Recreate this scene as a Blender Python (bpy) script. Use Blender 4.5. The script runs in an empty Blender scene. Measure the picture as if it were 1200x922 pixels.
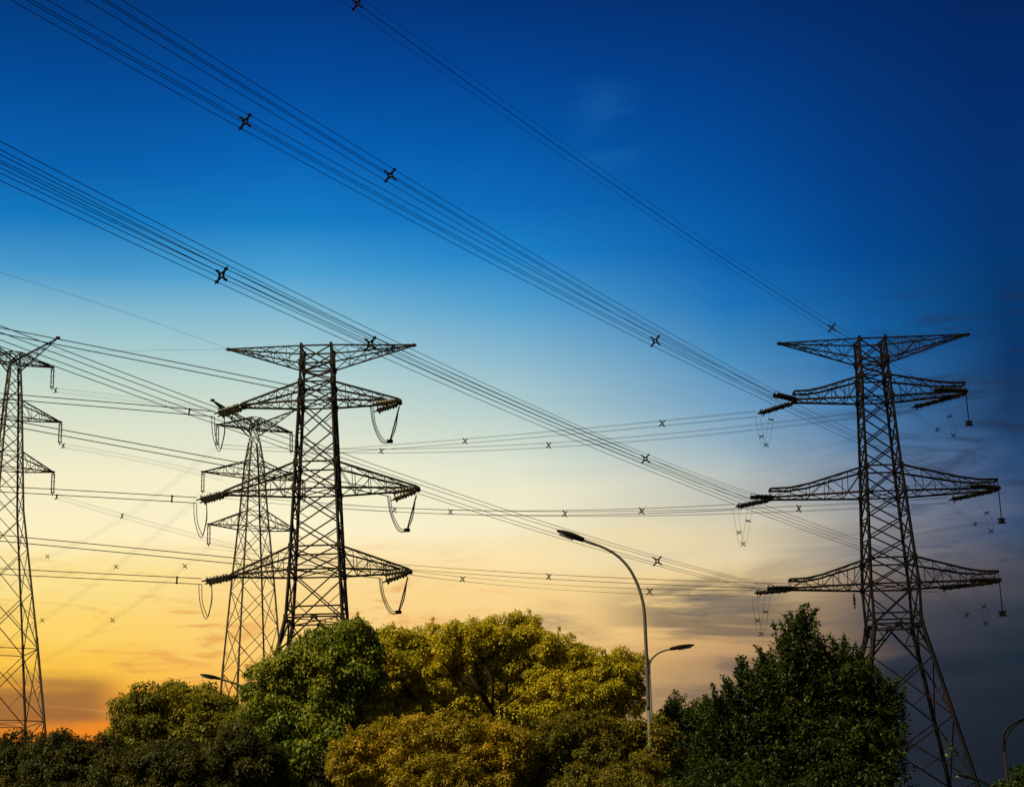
import bpy, math, random
import numpy as np
from mathutils import Vector, Matrix

R = math.radians
scene = bpy.context.scene
COL = scene.collection

# ------------------------------------------------------------------ camera
F = 2100.0                      # focal length in photo pixels (1200 wide)
TILT, ROLL = R(15.5), R(1.6)
CAMP = Vector((0, 0, 1.7))
RIGHT = Vector((1, 0, 0)); UP = Vector((0, -math.sin(TILT), math.cos(TILT))); FWD = Vector((0, math.cos(TILT), math.sin(TILT)))
cr, sr = math.cos(ROLL), math.sin(ROLL)
cam_d = bpy.data.cameras.new("camera"); cam = bpy.data.objects.new("camera", cam_d); COL.objects.link(cam)
cx, cy = RIGHT * cr - UP * sr, RIGHT * sr + UP * cr
cam.matrix_world = Matrix(((cx.x, cy.x, -FWD.x, CAMP.x), (cx.y, cy.y, -FWD.y, CAMP.y), (cx.z, cy.z, -FWD.z, CAMP.z), (0, 0, 0, 1)))
cam_d.lens = 36 * F / 1200; cam_d.sensor_width = 36; cam_d.sensor_fit = 'HORIZONTAL'
cam_d.clip_start = 0.2; cam_d.clip_end = 6000
scene.camera = cam

# ------------------------------------------------------------------ sky, sun, exposure
SUN_EL, SUN_AZ = R(54), R(-118)          # azimuth from +Y, negative = left of the view
world = bpy.data.worlds.new("World"); scene.world = world; world.use_nodes = True
WT = world.node_tree; WT.nodes.clear()
def wn(t, **kw):
    n = WT.nodes.new(t)
    for k, v in kw.items(): setattr(n, k, v)
    return n
def wl(a, b): WT.links.new(a, b)
def wmath(op, a, b=None, c=None):
    n = wn('ShaderNodeMath', operation=op)
    for i, v in enumerate((a, b, c)):
        if v is None: continue
        if isinstance(v, (int, float)): n.inputs[i].default_value = v
        else: wl(v, n.inputs[i])
    return n.outputs[0]
def wrange(v, a, b, c=0.0, d=1.0, smooth=True):
    n = wn('ShaderNodeMapRange'); n.interpolation_type = 'SMOOTHSTEP' if smooth else 'LINEAR'; n.clamp = True
    wl(v, n.inputs[0])
    for i, k in enumerate((a, b, c, d)): n.inputs[i + 1].default_value = k
    return n.outputs[0]
def wmix(fac, a, b, mode='MIX'):
    n = wn('ShaderNodeMix', data_type='RGBA', blend_type=mode)
    if isinstance(fac, (int, float)): n.inputs[0].default_value = fac
    else: wl(fac, n.inputs[0])
    for s, v in ((6, a), (7, b)):
        if isinstance(v, tuple): n.inputs[s].default_value = (*v, 1)
        else: wl(v, n.inputs[s])
    return n.outputs[2]
def lin(c): return tuple((x / 255 / 12.92) if x / 255 <= .04045 else ((x / 255 + .055) / 1.055) ** 2.4 for x in c)
tc = wn('ShaderNodeTexCoord'); sp = wn('ShaderNodeSeparateXYZ'); wl(tc.outputs['Generated'], sp.inputs[0])
EL = wmath('MULTIPLY', wmath('ARCSINE', sp.outputs[2]), 180 / math.pi)
AZ = wmath('MULTIPLY', wmath('ARCTAN2', sp.outputs[0], sp.outputs[1]), 180 / math.pi)
# colours of the evening sky by elevation (degrees), in five compass directions
SKY = {
 -13.5: [(3.9, (234, 120, 30)), (6.0, (248, 164, 46)), (7.0, (251, 193, 68)), (8.3, (252, 210, 100)), (9.7, (252, 226, 146)), (11.2, (253, 239, 192)), (12.8, (246, 237, 200)), (14.4, (222, 227, 202)), (16.0, (190, 213, 202)), (17.6, (145, 193, 206)), (19.2, (72, 154, 203)), (20.8, (20, 120, 190)), (22.4, (6, 96, 174)), (25.0, (0, 74, 150)), (27.5, (0, 56, 122))],
 -7.2: [(3.9, (226, 150, 70)), (6.7, (249, 186, 90)), (8.1, (251, 206, 120)), (9.7, (252, 222, 158)), (11.3, (254, 243, 203)), (12.9, (245, 240, 208)), (14.5, (220, 226, 205)), (16.1, (185, 211, 208)), (17.8, (138, 190, 209)), (19.4, (72, 160, 210)), (21.0, (20, 124, 196)), (23.1, (4, 97, 180)), (25.3, (0, 74, 154)), (27.9, (0, 54, 126))],
 0.0: [(3.7, (190, 140, 88)), (7.4, (246, 194, 118)), (9.0, (250, 216, 148)), (10.1, (251, 226, 170)), (11.7, (245, 236, 200)), (13.3, (220, 226, 206)), (15.0, (180, 206, 205)), (16.6, (138, 185, 206)), (18.3, (80, 159, 206)), (19.9, (28, 129, 199)), (21.5, (10, 105, 185)), (23.7, (0, 84, 164)), (25.8, (0, 65, 143)), (27.9, (0, 50, 118))],
 7.2: [(4.0, (85, 75, 70)), (6.1, (125, 105, 90)), (7.2, (190, 150, 105)), (8.2, (226, 186, 120)), (9.3, (229, 197, 138)), (10.4, (224, 207, 168)), (11.4, (202, 197, 178)), (13.1, (160, 181, 190)), (14.7, (115, 161, 195)), (16.3, (72, 141, 190)), (17.9, (28, 116, 185)), (19.5, (6, 96, 172)), (22.2, (0, 77, 154)), (24.9, (0, 61, 136)), (27.5, (0, 47, 112))],
 11.7: [(3.8, (30, 38, 52)), (6.4, (46, 50, 64)), (8.0, (86, 82, 88)), (9.1, (118, 103, 101)), (10.1, (132, 126, 126)), (11.7, (110, 126, 152)), (13.3, (78, 119, 162)), (14.9, (54, 116, 172)), (16.5, (20, 98, 162)), (19.2, (0, 72, 144)), (21.8, (0, 60, 132)), (27.0, (0, 42, 104))],
 16.1: [(2.7, (16, 24, 36)), (4.2, (20, 30, 44)), (6.2, (26, 38, 54)), (7.7, (42, 51, 67)), (8.8, (58, 64, 80)), (9.8, (62, 72, 94)), (10.9, (54, 76, 110)), (12.4, (38, 70, 114)), (14.0, (22, 55, 98)), (15.6, (6, 50, 100)), (17.1, (2, 54, 106)), (18.7, (0, 54, 112)), (21.3, (0, 48, 112)), (23.8, (0, 42, 104)), (26.4, (0, 36, 94))],
}
# drifting cloud noise, stretched along the horizon
cv = wn('ShaderNodeCombineXYZ'); wl(wmath('MULTIPLY', AZ, 0.055), cv.inputs[0]); wl(wmath('MULTIPLY', EL, 0.34), cv.inputs[1])
def wnoise(scale, detail, off, dist=0.0, rough=.55):
    m = wn('ShaderNodeVectorMath', operation='ADD'); wl(cv.outputs[0], m.inputs[0]); m.inputs[1].default_value = off
    n = wn('ShaderNodeTexNoise'); wl(m.outputs[0], n.inputs['Vector'])
    n.inputs['Scale'].default_value = scale; n.inputs['Detail'].default_value = detail; n.inputs['Distortion'].default_value = dist; n.inputs['Roughness'].default_value = rough
    return n.outputs[0]
n_big = wnoise(1.1, 3, (3.1, 1.7, 0)); n_mid = wnoise(2.3, 6, (9.3, 4.2, 0), .6); n_str = wnoise(3.6, 9, (1.2, 7.9, 0), 1.3, .66)
low = wrange(EL, 17, 9)                                             # clouds live low in the sky
ELw = wmath('ADD', EL, wmath('MULTIPLY', wmath('MULTIPLY', wmath('SUBTRACT', n_big, .5), 3.0), low))
AZw = wmath('ADD', AZ, wmath('MULTIPLY', wmath('MULTIPLY', wmath('SUBTRACT', n_mid, .5), 5.0), wrange(EL, 19, 8)))
T = wrange(ELw, -2, 34, 0, 1, False)
prev = None; paz = None
for az in sorted(SKY):
    rp = wn('ShaderNodeValToRGB'); wl(T, rp.inputs[0]); el = rp.color_ramp.elements
    st = SKY[az]
    while len(el) < len(st): el.new(.5)
    for e, (d, c) in zip(el, st): e.position = (d + 2) / 36; e.color = (*lin(c), 1)
    rp.color_ramp.interpolation = 'LINEAR'
    prev = rp.outputs[0] if prev is None else wmix(wrange(AZw, paz, az, 0, 1, False), prev, rp.outputs[0])
    paz = az
col = prev
def win(v, a, b, soft): return wmath('MULTIPLY', wrange(v, a - soft, a + soft), wrange(v, b + soft, b - soft))
# low orange brown bank at the left, thin rose streaks, slate clouds at the right
ELb = wmath('ADD', EL, wmath('MULTIPLY', wmath('SUBTRACT', n_mid, .5), 1.5))
bank = wmath('MULTIPLY', win(ELb, 5.2, 6.5, .35), wrange(AZ, -11.9, -13.6))
col = wmix(wmath('MULTIPLY', bank, .72), col, lin((116, 84, 60)))
stk = wmath('MULTIPLY', wrange(n_str, .50, .66), win(EL, 5.2, 10.2, 1.2))
col = wmix(wmath('MULTIPLY', wmath('MULTIPLY', stk, wrange(AZ, 2, -5)), .62), col, lin((222, 148, 74)))
sl = wmath('MULTIPLY', wmath('MULTIPLY', wrange(n_mid, .48, .62), win(EL, 5.0, 9.4, 1.0)), win(AZ, 3.5, 9.5, 1.8))
col = wmix(wmath('MULTIPLY', sl, .75), col, lin((92, 84, 82)))
for a0, a1, e0, e1, sa, se, k in ((5.4, 8.6, 8.2, 9.3, .9, .45, .8), (0.6, 2.6, 7.9, 8.5, .8, .35, .45)):      # two small dark scraps of cloud
    sc = wmath('MULTIPLY', wmath('MULTIPLY', win(AZw, a0, a1, sa), win(ELw, e0, e1, se)), wrange(n_str, .38, .56))
    col = wmix(wmath('MULTIPLY', sc, k), col, lin((96, 92, 92)))
dk = wmath('MULTIPLY', wmath('MULTIPLY', wrange(n_big, .42, .60), win(EL, 2, 8.6, 1.8)), wrange(AZ, 8.5, 12.5))
col = wmix(wmath('MULTIPLY', dk, .78), col, lin((17, 27, 40)))
sl2 = wmath('MULTIPLY', wmath('MULTIPLY', wrange(n_str, .46, .66), win(EL, 9, 17.5, 1.5)), wrange(AZ, 8, 14))
col = wmix(wmath('MULTIPLY', sl2, .55), col, lin((30, 42, 70)))
ws = wmath('MULTIPLY', wmath('MULTIPLY', win(AZw, 2.6, 4.4, .8), win(EL, 22.6, 25.0, .8)), wrange(n_mid, .42, .66))
col = wmix(wmath('MULTIPLY', ws, .22), col, lin((40, 120, 190)))          # a faint high wisp
nish = wn('ShaderNodeTexSky', sky_type='NISHITA'); nish.sun_disc = False; nish.sun_elevation = R(8); nish.sun_rotation = SUN_AZ
col = wmix(0.0012, col, nish.outputs[0], 'ADD')
bg = wn('ShaderNodeBackground'); bg.inputs[1].default_value = 1.0; wl(col, bg.inputs[0])
ow = wn('ShaderNodeOutputWorld'); wl(bg.outputs[0], ow.inputs[0])

sun_d = bpy.data.lights.new("sun", 'SUN'); sun = bpy.data.objects.new("sun", sun_d); COL.objects.link(sun)
sun_d.energy = 5.0; sun_d.angle = R(0.5); sun_d.color = (1.0, .86, .46)
sdir = Vector((math.sin(SUN_AZ) * math.cos(SUN_EL), math.cos(SUN_AZ) * math.cos(SUN_EL), math.sin(SUN_EL)))
sun.rotation_euler = (-sdir).to_track_quat('-Z', 'Y').to_euler()
sun.location = (-60, -20, 90)
scene.view_settings.view_transform = 'Standard'; scene.view_settings.look = 'None'
scene.view_settings.exposure = 0; scene.view_settings.gamma = 1
scene.cycles.max_bounces = 6; scene.cycles.transparent_max_bounces = 8

# ------------------------------------------------------------------ helpers
def ray(x, y):
    dx, dy = x - 600, 461 - y
    return FWD * F + RIGHT * (dx * cr + dy * sr) + UP * (-dx * sr + dy * cr)
def at(x, y, Y):                       # the point seen at a photo pixel, Y metres ahead
    r = ray(x, y); return CAMP + r * (Y / r.y)
def at_plane(x, y, P, u):              # ... on the vertical plane through P along u
    r = ray(x, y); det = r.x * -u.y + u.x * r.y
    t = ((P.x - CAMP.x) * -u.y + u.x * (P.y - CAMP.y)) / det
    s = (r.x * (P.y - CAMP.y) - r.y * (P.x - CAMP.x)) / det
    p = CAMP + r * t
    return p, (p.x - P.x) * u.x + (p.y - P.y) * u.y
def tag(o, label=None, cat=None, group=None, kind=None):
    for k, v in (('label', label), ('category', cat), ('group', group), ('kind', kind)):
        if v: o[k] = v
    return o
def empty(name, loc, rz=0):
    o = bpy.data.objects.new(name, None); COL.objects.link(o); o.location = loc; o.rotation_euler = (0, 0, rz)
    o.empty_display_size = .5
    return o
class MB:
    def __init__(s): s.v = []; s.f = []; s.sm = []
    def bar(s, p, q, w, h=None):       # four sided steel bar
        p, q = Vector(p), Vector(q); d = q - p
        if d.length < 1e-6: return
        d.normalize(); a = d.cross(Vector((0, 0, 1)))
        if a.length < .05: a = Vector((1, 0, 0))
        a.normalize(); b = a.cross(d); h = h or w
        n = len(s.v)
        for e in (p, q):
            for i, j in ((-1, -1), (1, -1), (1, 1), (-1, 1)): s.v.append(e + a * (w / 2 * i) + b * (h / 2 * j))
        for f in ((0, 1, 2, 3), (7, 6, 5, 4), (0, 4, 5, 1), (1, 5, 6, 2), (2, 6, 7, 3), (3, 7, 4, 0)):
            s.f.append([n + k for k in f]); s.sm.append(False)
    def angle(s, p, q, w, t=None):     # L shaped angle iron
        p, q = Vector(p), Vector(q); d = (q - p)
        if d.length < 1e-6: return
        d.normalize(); a = d.cross(Vector((0, 0, 1)))
        if a.length < .05: a = Vector((1, 0, 0))
        a.normalize(); b = a.cross(d); t = t or w * .22
        n = len(s.v)
        prof = ((0, 0), (w, 0), (w, t), (t, t), (t, w), (0, w))
        for e in (p, q):
            for i, j in prof: s.v.append(e + a * (i - w * .4) + b * (j - w * .4))
        for k in range(6):
            s.f.append([n + k, n + (k + 1) % 6, n + 6 + (k + 1) % 6, n + 6 + k]); s.sm.append(False)
        s.f.append([n + k for k in range(5, -1, -1)]); s.sm.append(False)
        s.f.append([n + 6 + k for k in range(6)]); s.sm.append(False)
    def box(s, c, sx, sy, sz):
        c = Vector(c); s.bar(c - Vector((0, 0, sz / 2)), c + Vector((0, 0, sz / 2)), sx, sy)
    def tube(s, pts, rad, k=6, cap=True):
        pts = [Vector(p) for p in pts]; m = len(pts)
        if isinstance(rad, (int, float)): rad = [rad] * m
        n = len(s.v); ref = None
        for i, p in enumerate(pts):
            t = (pts[min(i + 1, m - 1)] - pts[max(i - 1, 0)]).normalized()
            if ref is None:
                ref = t.cross(Vector((0, 0, 1)))
                if ref.length < .05: ref = t.cross(Vector((0, 1, 0)))
            a = (ref - t * ref.dot(t)).normalized(); ref = a; b = t.cross(a)
            for j in range(k):
                an = 2 * math.pi * j / k
                s.v.append(p + a * (rad[i] * math.cos(an)) + b * (rad[i] * math.sin(an)))
        for i in range(m - 1):
            for j in range(k):
                j2 = (j + 1) % k
                s.f.append([n + i * k + j, n + i * k + j2, n + (i + 1) * k + j2, n + (i + 1) * k + j]); s.sm.append(True)
        if cap:
            s.f.append([n + j for j in range(k - 1, -1, -1)]); s.sm.append(False)
            s.f.append([n + (m - 1) * k + j for j in range(k)]); s.sm.append(False)
    def ring(s, c, ax, r, w, k=14):
        ax = Vector(ax).normalized(); a = ax.cross(Vector((0, 0, 1)))
        if a.length < .05: a = Vector((1, 0, 0))
        a.normalize(); b = ax.cross(a)
        P = [Vector(c) + a * (r * math.cos(2 * math.pi * i / k)) + b * (r * math.sin(2 * math.pi * i / k)) for i in range(k + 1)]
        s.tube(P, w, 5)
    def build(s, name, mat, parent=None):
        me = bpy.data.meshes.new(name); me.from_pydata(s.v, [], s.f); me.update()
        me.polygons.foreach_set('use_smooth', s.sm)
        o = bpy.data.objects.new(name, me); COL.objects.link(o); me.materials.append(mat)
        if parent: o.parent = parent
        return o
def spline(P, n=8):
    P = [Vector(p) for p in P]; Q = [P[0] * 2 - P[1]] + P + [P[-1] * 2 - P[-2]]; out = []
    for i in range(1, len(Q) - 2):
        a, b, c, d = Q[i - 1:i + 3]
        for k in range(n):
            t = k / n
            out.append(.5 * ((2 * b) + (c - a) * t + (2 * a - 5 * b + 4 * c - d) * t * t + (3 * b - a - 3 * c + d) * t ** 3))
    out.append(P[-1]); return out
# ------------------------------------------------------------------ materials
def mat(name, c1, c2=None, rough=.6, metal=0.0, scale=4.0, thr=(.35, .65), spec=.5):
    m = bpy.data.materials.new(name); m.use_nodes = True; nt = m.node_tree
    b = nt.nodes['Principled BSDF']; b.inputs['Roughness'].default_value = rough; b.inputs['Metallic'].default_value = metal
    b.inputs['Specular IOR Level'].default_value = spec
    c2 = c2 or tuple(x * .7 for x in c1)
    g = nt.nodes.new('ShaderNodeTexCoord'); n = nt.nodes.new('ShaderNodeTexNoise'); n.inputs['Scale'].default_value = scale; n.inputs['Detail'].default_value = 5
    r = nt.nodes.new('ShaderNodeValToRGB'); r.color_ramp.elements[0].position, r.color_ramp.elements[1].position = thr
    r.color_ramp.elements[0].color = (*c1, 1); r.color_ramp.elements[1].color = (*c2, 1)
    nt.links.new(g.outputs['Object'], n.inputs['Vector']); nt.links.new(n.outputs[0], r.inputs[0]); nt.links.new(r.outputs[0], b.inputs['Base Color'])
    return m
M = dict(
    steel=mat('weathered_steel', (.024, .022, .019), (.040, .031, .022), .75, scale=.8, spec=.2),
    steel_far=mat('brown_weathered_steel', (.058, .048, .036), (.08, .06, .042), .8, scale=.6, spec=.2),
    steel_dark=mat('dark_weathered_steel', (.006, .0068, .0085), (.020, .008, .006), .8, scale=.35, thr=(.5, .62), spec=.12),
    wire=mat('oxidised_aluminium_wire', (.012, .013, .015), (.02, .02, .02), .8, scale=.5, spec=.15),
    spacer=mat('dark_spacer_casting', (.007, .007, .008), (.010, .010, .010), .8, spec=.06),
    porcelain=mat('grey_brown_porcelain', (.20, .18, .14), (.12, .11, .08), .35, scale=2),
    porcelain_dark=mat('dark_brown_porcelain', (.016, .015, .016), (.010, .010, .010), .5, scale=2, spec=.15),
    lamp=mat('grey_painted_lamp', (.11, .10, .085), (.08, .075, .06), .5, scale=3),
    lampdark=mat('dark_lamp_housing', (.008, .008, .009), (.014, .014, .014), .6, scale=3, spec=.08),
    glass=mat('frosted_lamp_lens', (.25, .26, .27), (.2, .2, .2), .3),
    bark=mat('brown_bark', (.035, .022, .012), (.018, .012, .008), .9, scale=7, spec=.1),
    ground=mat('grassy_ground', (.035, .045, .016), (.06, .05, .03), .95, scale=.3, spec=.1),
    asphalt=mat('asphalt', (.05, .05, .05), (.038, .038, .04), .9, scale=9, spec=.2),
    kerb=mat('concrete_kerb', (.3, .29, .27), (.22, .21, .2), .85, scale=5),
    paint=mat('white_road_paint', (.7, .7, .68), (.55, .55, .52), .7, scale=6),
)
def leafmat(name, cols, var=.5):
    m = bpy.data.materials.new(name); m.use_nodes = True; nt = m.node_tree; nt.nodes.clear()
    N = nt.nodes.new; L = nt.links.new
    geo = N('ShaderNodeNewGeometry'); rp = N('ShaderNodeValToRGB')
    els = rp.color_ramp.elements
    while len(els) < len(cols): els.new(.5)
    for i, (e, c) in enumerate(zip(els, cols)): e.position = i / (len(cols) - 1); e.color = (*c, 1)
    no = N('ShaderNodeTexNoise'); no.inputs['Scale'].default_value = .9; no.inputs['Detail'].default_value = 3
    L(geo.outputs['Position'], no.inputs['Vector'])
    a = N('ShaderNodeMath'); a.operation = 'MULTIPLY_ADD'; L(geo.outputs['Random Per Island'], a.inputs[0]); a.inputs[1].default_value = .55
    s = N('ShaderNodeMapRange'); L(no.outputs[0], s.inputs[0]); s.inputs[1].default_value = .3; s.inputs[2].default_value = .7; s.inputs[3].default_value = -.05; s.inputs[4].default_value = var
    L(s.outputs[0], a.inputs[2]); L(a.outputs[0], rp.inputs[0])
    d = N('ShaderNodeBsdfPrincipled'); d.inputs['Roughness'].default_value = .55; d.inputs['Specular IOR Level'].default_value = .25; L(rp.outputs[0], d.inputs['Base Color'])
    t = N('ShaderNodeBsdfTranslucent'); L(rp.outputs[0], t.inputs[0])
    mx = N('ShaderNodeMixShader'); mx.inputs[0].default_value = .35; L(d.outputs[0], mx.inputs[1]); L(t.outputs[0], mx.inputs[2])
    o = N('ShaderNodeOutputMaterial'); L(mx.outputs[0], o.inputs[0])
    return m

# ------------------------------------------------------------------ ground and road
def sheet(name, x0, x1, y0, y1, z, m, kind='structure'):
    b = MB(); b.v = [Vector((x0, y0, z)), Vector((x1, y0, z)), Vector((x1, y1, z)), Vector((x0, y1, z))]; b.f = [[0, 1, 2, 3]]; b.sm = [False]
    return tag(b.build(name, m), kind=kind)
sheet('ground', -3000, 3000, -3000, 3000, 0, M['ground'])
sheet('road', -400, 400, 52, 59, .004, M['asphalt'])
for y0 in (51.7, 59.0):
    b = MB(); b.bar((-400, y0 + .15, .06), (400, y0 + .15, .06), .3, .12); tag(b.build('kerb', M['kerb']), kind='structure')
b = MB()
for k in range(-40, 40):
    x = k * 6; n = len(b.v)
    b.v += [Vector((x, 55.43, .008)), Vector((x + 3, 55.43, .008)), Vector((x + 3, 55.57, .008)), Vector((x, 55.57, .008))]; b.f.append([n, n + 1, n + 2, n + 3]); b.sm.append(False)
tag(b.build('road_marking', M['paint']), kind='structure')

# ------------------------------------------------------------------ lattice towers
def hw_at(prof, z):
    if z <= prof[0][0]: return prof[0][1]
    for (a, wa), (b_, wb) in zip(prof, prof[1:]):
        if z <= b_: return wa + (wb - wa) * (z - a) / (b_ - a)
    return prof[-1][1]
CORN = ((-1, -1), (1, -1), (1, 1), (-1, 1))
def body(root, prof, nodes, rings, mt, leg_w, br_w, plates=True, kbrace=()):
    """square lattice shaft: four legs, and one bracing mesh (X panels, rings, gusset plates)"""
    def P(c, z): w = hw_at(prof, z); return Vector((c[0] * w, c[1] * w, z))
    for c in CORN:
        b = MB()
        zs = sorted(set([p[0] for p in prof]))
        for a, e in zip(zs, zs[1:]):
            k = 1.25 if a < zs[-1] * .45 else 1.0
            b.bar(P(c, a), P(c, e), leg_w * k)
        b.box(P(c, zs[0]) + Vector((0, 0, .15)), leg_w * 3.2, leg_w * 3.2, .5)
        if plates:
            for z in nodes[1:]:
                if z in rings: b.box(P(c, z), leg_w * (1.2 if z == max(rings) else 1.8), leg_w * (1.2 if z == max(rings) else 1.8), leg_w * 2.4)
        b.build('leg', mt, root)
    b = MB()
    for f in range(4):
        c0, c1 = CORN[f], CORN[(f + 1) % 4]
        for i, (a, e) in enumerate(zip(nodes, nodes[1:])):
            big = (e - a) > 6
            w = br_w * (1.25 if big else 1)
            if i in kbrace:
                mid = (P(c0, e) + P(c1, e)) / 2
                b.bar(P(c0, a), mid, w * 1.3); b.bar(P(c1, a), mid, w * 1.3)
                q0, q1 = (P(c0, a) + mid) / 2, (P(c1, a) + mid) / 2
                b.bar(q0, P(c0, (a + e) / 2), w * .8); b.bar(q1, P(c1, (a + e) / 2), w * .8)
                b.bar(q0, P(c0, e), w * .8); b.bar(q1, P(c1, e), w * .8)
                b.box(mid, br_w * 5, br_w * 5, br_w * 2.4)
                continue
            b.bar(P(c0, a), P(c1, e), w); b.bar(P(c1, a), P(c0, e), w)
            if e - a > 2.2:
                ctr = (P(c0, a) + P(c1, e)) / 2; m0, m1 = P(c0, (a + e) / 2), P(c1, (a + e) / 2)
                w0, w1 = hw_at(prof, a), hw_at(prof, e); t = w0 / (w0 + w1); ctr = P(c0, a).lerp(P(c1, e), t)
                b.bar(m0, (P(c0, a) + ctr) / 2, w * .55); b.bar(m1, (P(c1, a) + ctr) / 2, w * .55)
                if big: b.bar(m0, (P(c0, e) + ctr) / 2, w * .55); b.bar(m1, (P(c1, e) + ctr) / 2, w * .55)
        for z in rings: b.bar(P(c0, z), P(c1, z), br_w * 1.15)
    for z in rings[::2]: b.bar(P(CORN[0], z), P(CORN[2], z), br_w * .7); b.bar(P(CORN[1], z), P(CORN[3], z), br_w * .7)
    b.build('bracing', mt, root)
def arm(root, prof, side, z_bot, z_top, L, tz, td, mt, cw, bw, n=6, up=False, kink=False, tipw=0):
    """one crossarm: two bottom chords, two top chords, zigzag bracing; td = half depth at the tip"""
    b = MB(); w0, w1 = hw_at(prof, z_bot), hw_at(prof, z_top)
    def bot(s, t): return Vector((side * (w0 + (L - w0) * t), s * (w0 + (td - w0) * t), z_bot + (tz - z_bot) * t))
    def top(s, t):
        if kink:
            zk = tz + .75
            z = z_top + (zk - z_top) * min(t / .72, 1)
        else: z = z_top + (tz + tipw - z_top) * t
        return Vector((side * (w1 + (L - w1) * t), s * (w1 + (td - w1) * t), z))
    T_ = [i / n for i in range(n + 1)]
    for s in (-1, 1):
        for t0, t1 in zip(T_, T_[1:]):
            b.bar(bot(s, t0), bot(s, t1), cw); b.bar(top(s, t0), top(s, t1), cw)
        for i, (t0, t1) in enumerate(zip(T_, T_[1:])):
            if i < n - 1 or kink:
                b.bar(bot(s, t0), top(s, t1), bw) if i % 2 else b.bar(top(s, t0), bot(s, t1), bw)
                b.bar(bot(s, t1), top(s, t1), bw * .8)
    for i, (t0, t1) in enumerate(zip(T_, T_[1:])):
        b.bar(bot(-1, t0), bot(1, t1), bw) if i % 2 else b.bar(bot(1, t0), bot(-1, t1), bw)
        b.bar(top(-1, t0), top(1, t1), bw * .8) if i % 2 else b.bar(top(1, t0), top(-1, t1), bw * .8)
        if i: b.bar(bot(-1, t0), bot(1, t0), bw * .8)
    b.bar(bot(-1, 1) - Vector((0, .15, 0)), bot(1, 1) + Vector((0, .15, 0)), cw * 1.8, cw * 1.5)
    b.box((bot(-1, 1) + bot(1, 1)) / 2, .45, max(2 * td, .3), cw * 1.2)
    if kink: b.bar(top(-1, 1), top(1, 1), cw)
    b.build('cross_arm', mt, root)
    return (bot(-1, 1), bot(1, 1))

def tension_tower(name, label, Yc, axis, legs, waist, low_leg, arms, mt, panels, kink):
    ax = at(*axis, Yc); ux = Vector((1, 0, 0)); prof = []
    for y, xl, xr in legs:
        hw = 1.4
        for _ in range(4):
            a, c = at(xl, y, Yc - hw), at(xr, y, Yc - hw); hw = (c.x - a.x) / 2
        prof.append(((a.z + c.z) / 2, hw))
    prof.sort(); zw, ww = prof[0]
    slope = low_leg
    prof = [(0, ww + slope * zw)] + prof
    def zn(y, x): hw = 1.4; return at(x, y, Yc - hw).z
    root = tag(empty(name, (ax.x, Yc, 0)), label, 'pylon', 'lattice steel pylons of the power lines')
    zl = []; tips = {}
    for (yt, yb, tl, tr, first) in arms:
        zb, zt = zn(yb, axis[0]), zn(yt, axis[0]); zl += [zb, zt]
        for side, tip in ((-1, tl), (1, tr)):
            p = at(*tip, Yc); L = abs(p.x - ax.x)
            td = .12 if first else .55
            q = arm(root, prof, side, zb, zt, L, p.z, td, mt, .11 if first else .155, .06, 5, kink=(kink and not first), tipw=0 if first else .12)
            tips[(len(tips) // 2, side)] = (q[0] + root.location, q[1] + root.location)
    zs = sorted(zl + [zn(y, axis[0]) for y in panels]); rings = sorted(zl + [zw, zw + .9])
    low = [0, zw * .19, zw * .41, zw * .65, zw * .875, zw]
    nodes = low + [z for z in zs if z > zw + .5]
    body(root, prof, nodes, rings, mt, .20, .105, True, kbrace=(4,))
    return root, prof, tips

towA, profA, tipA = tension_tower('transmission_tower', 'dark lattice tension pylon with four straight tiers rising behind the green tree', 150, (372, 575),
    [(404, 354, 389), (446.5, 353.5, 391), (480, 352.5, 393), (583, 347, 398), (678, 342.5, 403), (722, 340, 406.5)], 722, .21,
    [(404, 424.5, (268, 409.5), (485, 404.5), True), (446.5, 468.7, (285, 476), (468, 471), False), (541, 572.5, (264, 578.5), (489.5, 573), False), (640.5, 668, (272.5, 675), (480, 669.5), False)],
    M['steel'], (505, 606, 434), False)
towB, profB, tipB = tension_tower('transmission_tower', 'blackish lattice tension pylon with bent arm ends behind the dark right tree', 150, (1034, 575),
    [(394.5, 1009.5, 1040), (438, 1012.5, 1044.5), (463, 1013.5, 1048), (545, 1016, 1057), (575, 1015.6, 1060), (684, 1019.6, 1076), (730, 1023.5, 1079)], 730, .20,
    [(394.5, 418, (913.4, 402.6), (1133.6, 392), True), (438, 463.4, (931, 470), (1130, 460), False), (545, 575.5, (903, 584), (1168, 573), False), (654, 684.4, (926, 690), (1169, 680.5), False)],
    M['steel_dark'], (490, 517, 602, 628, 428), True)

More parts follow.
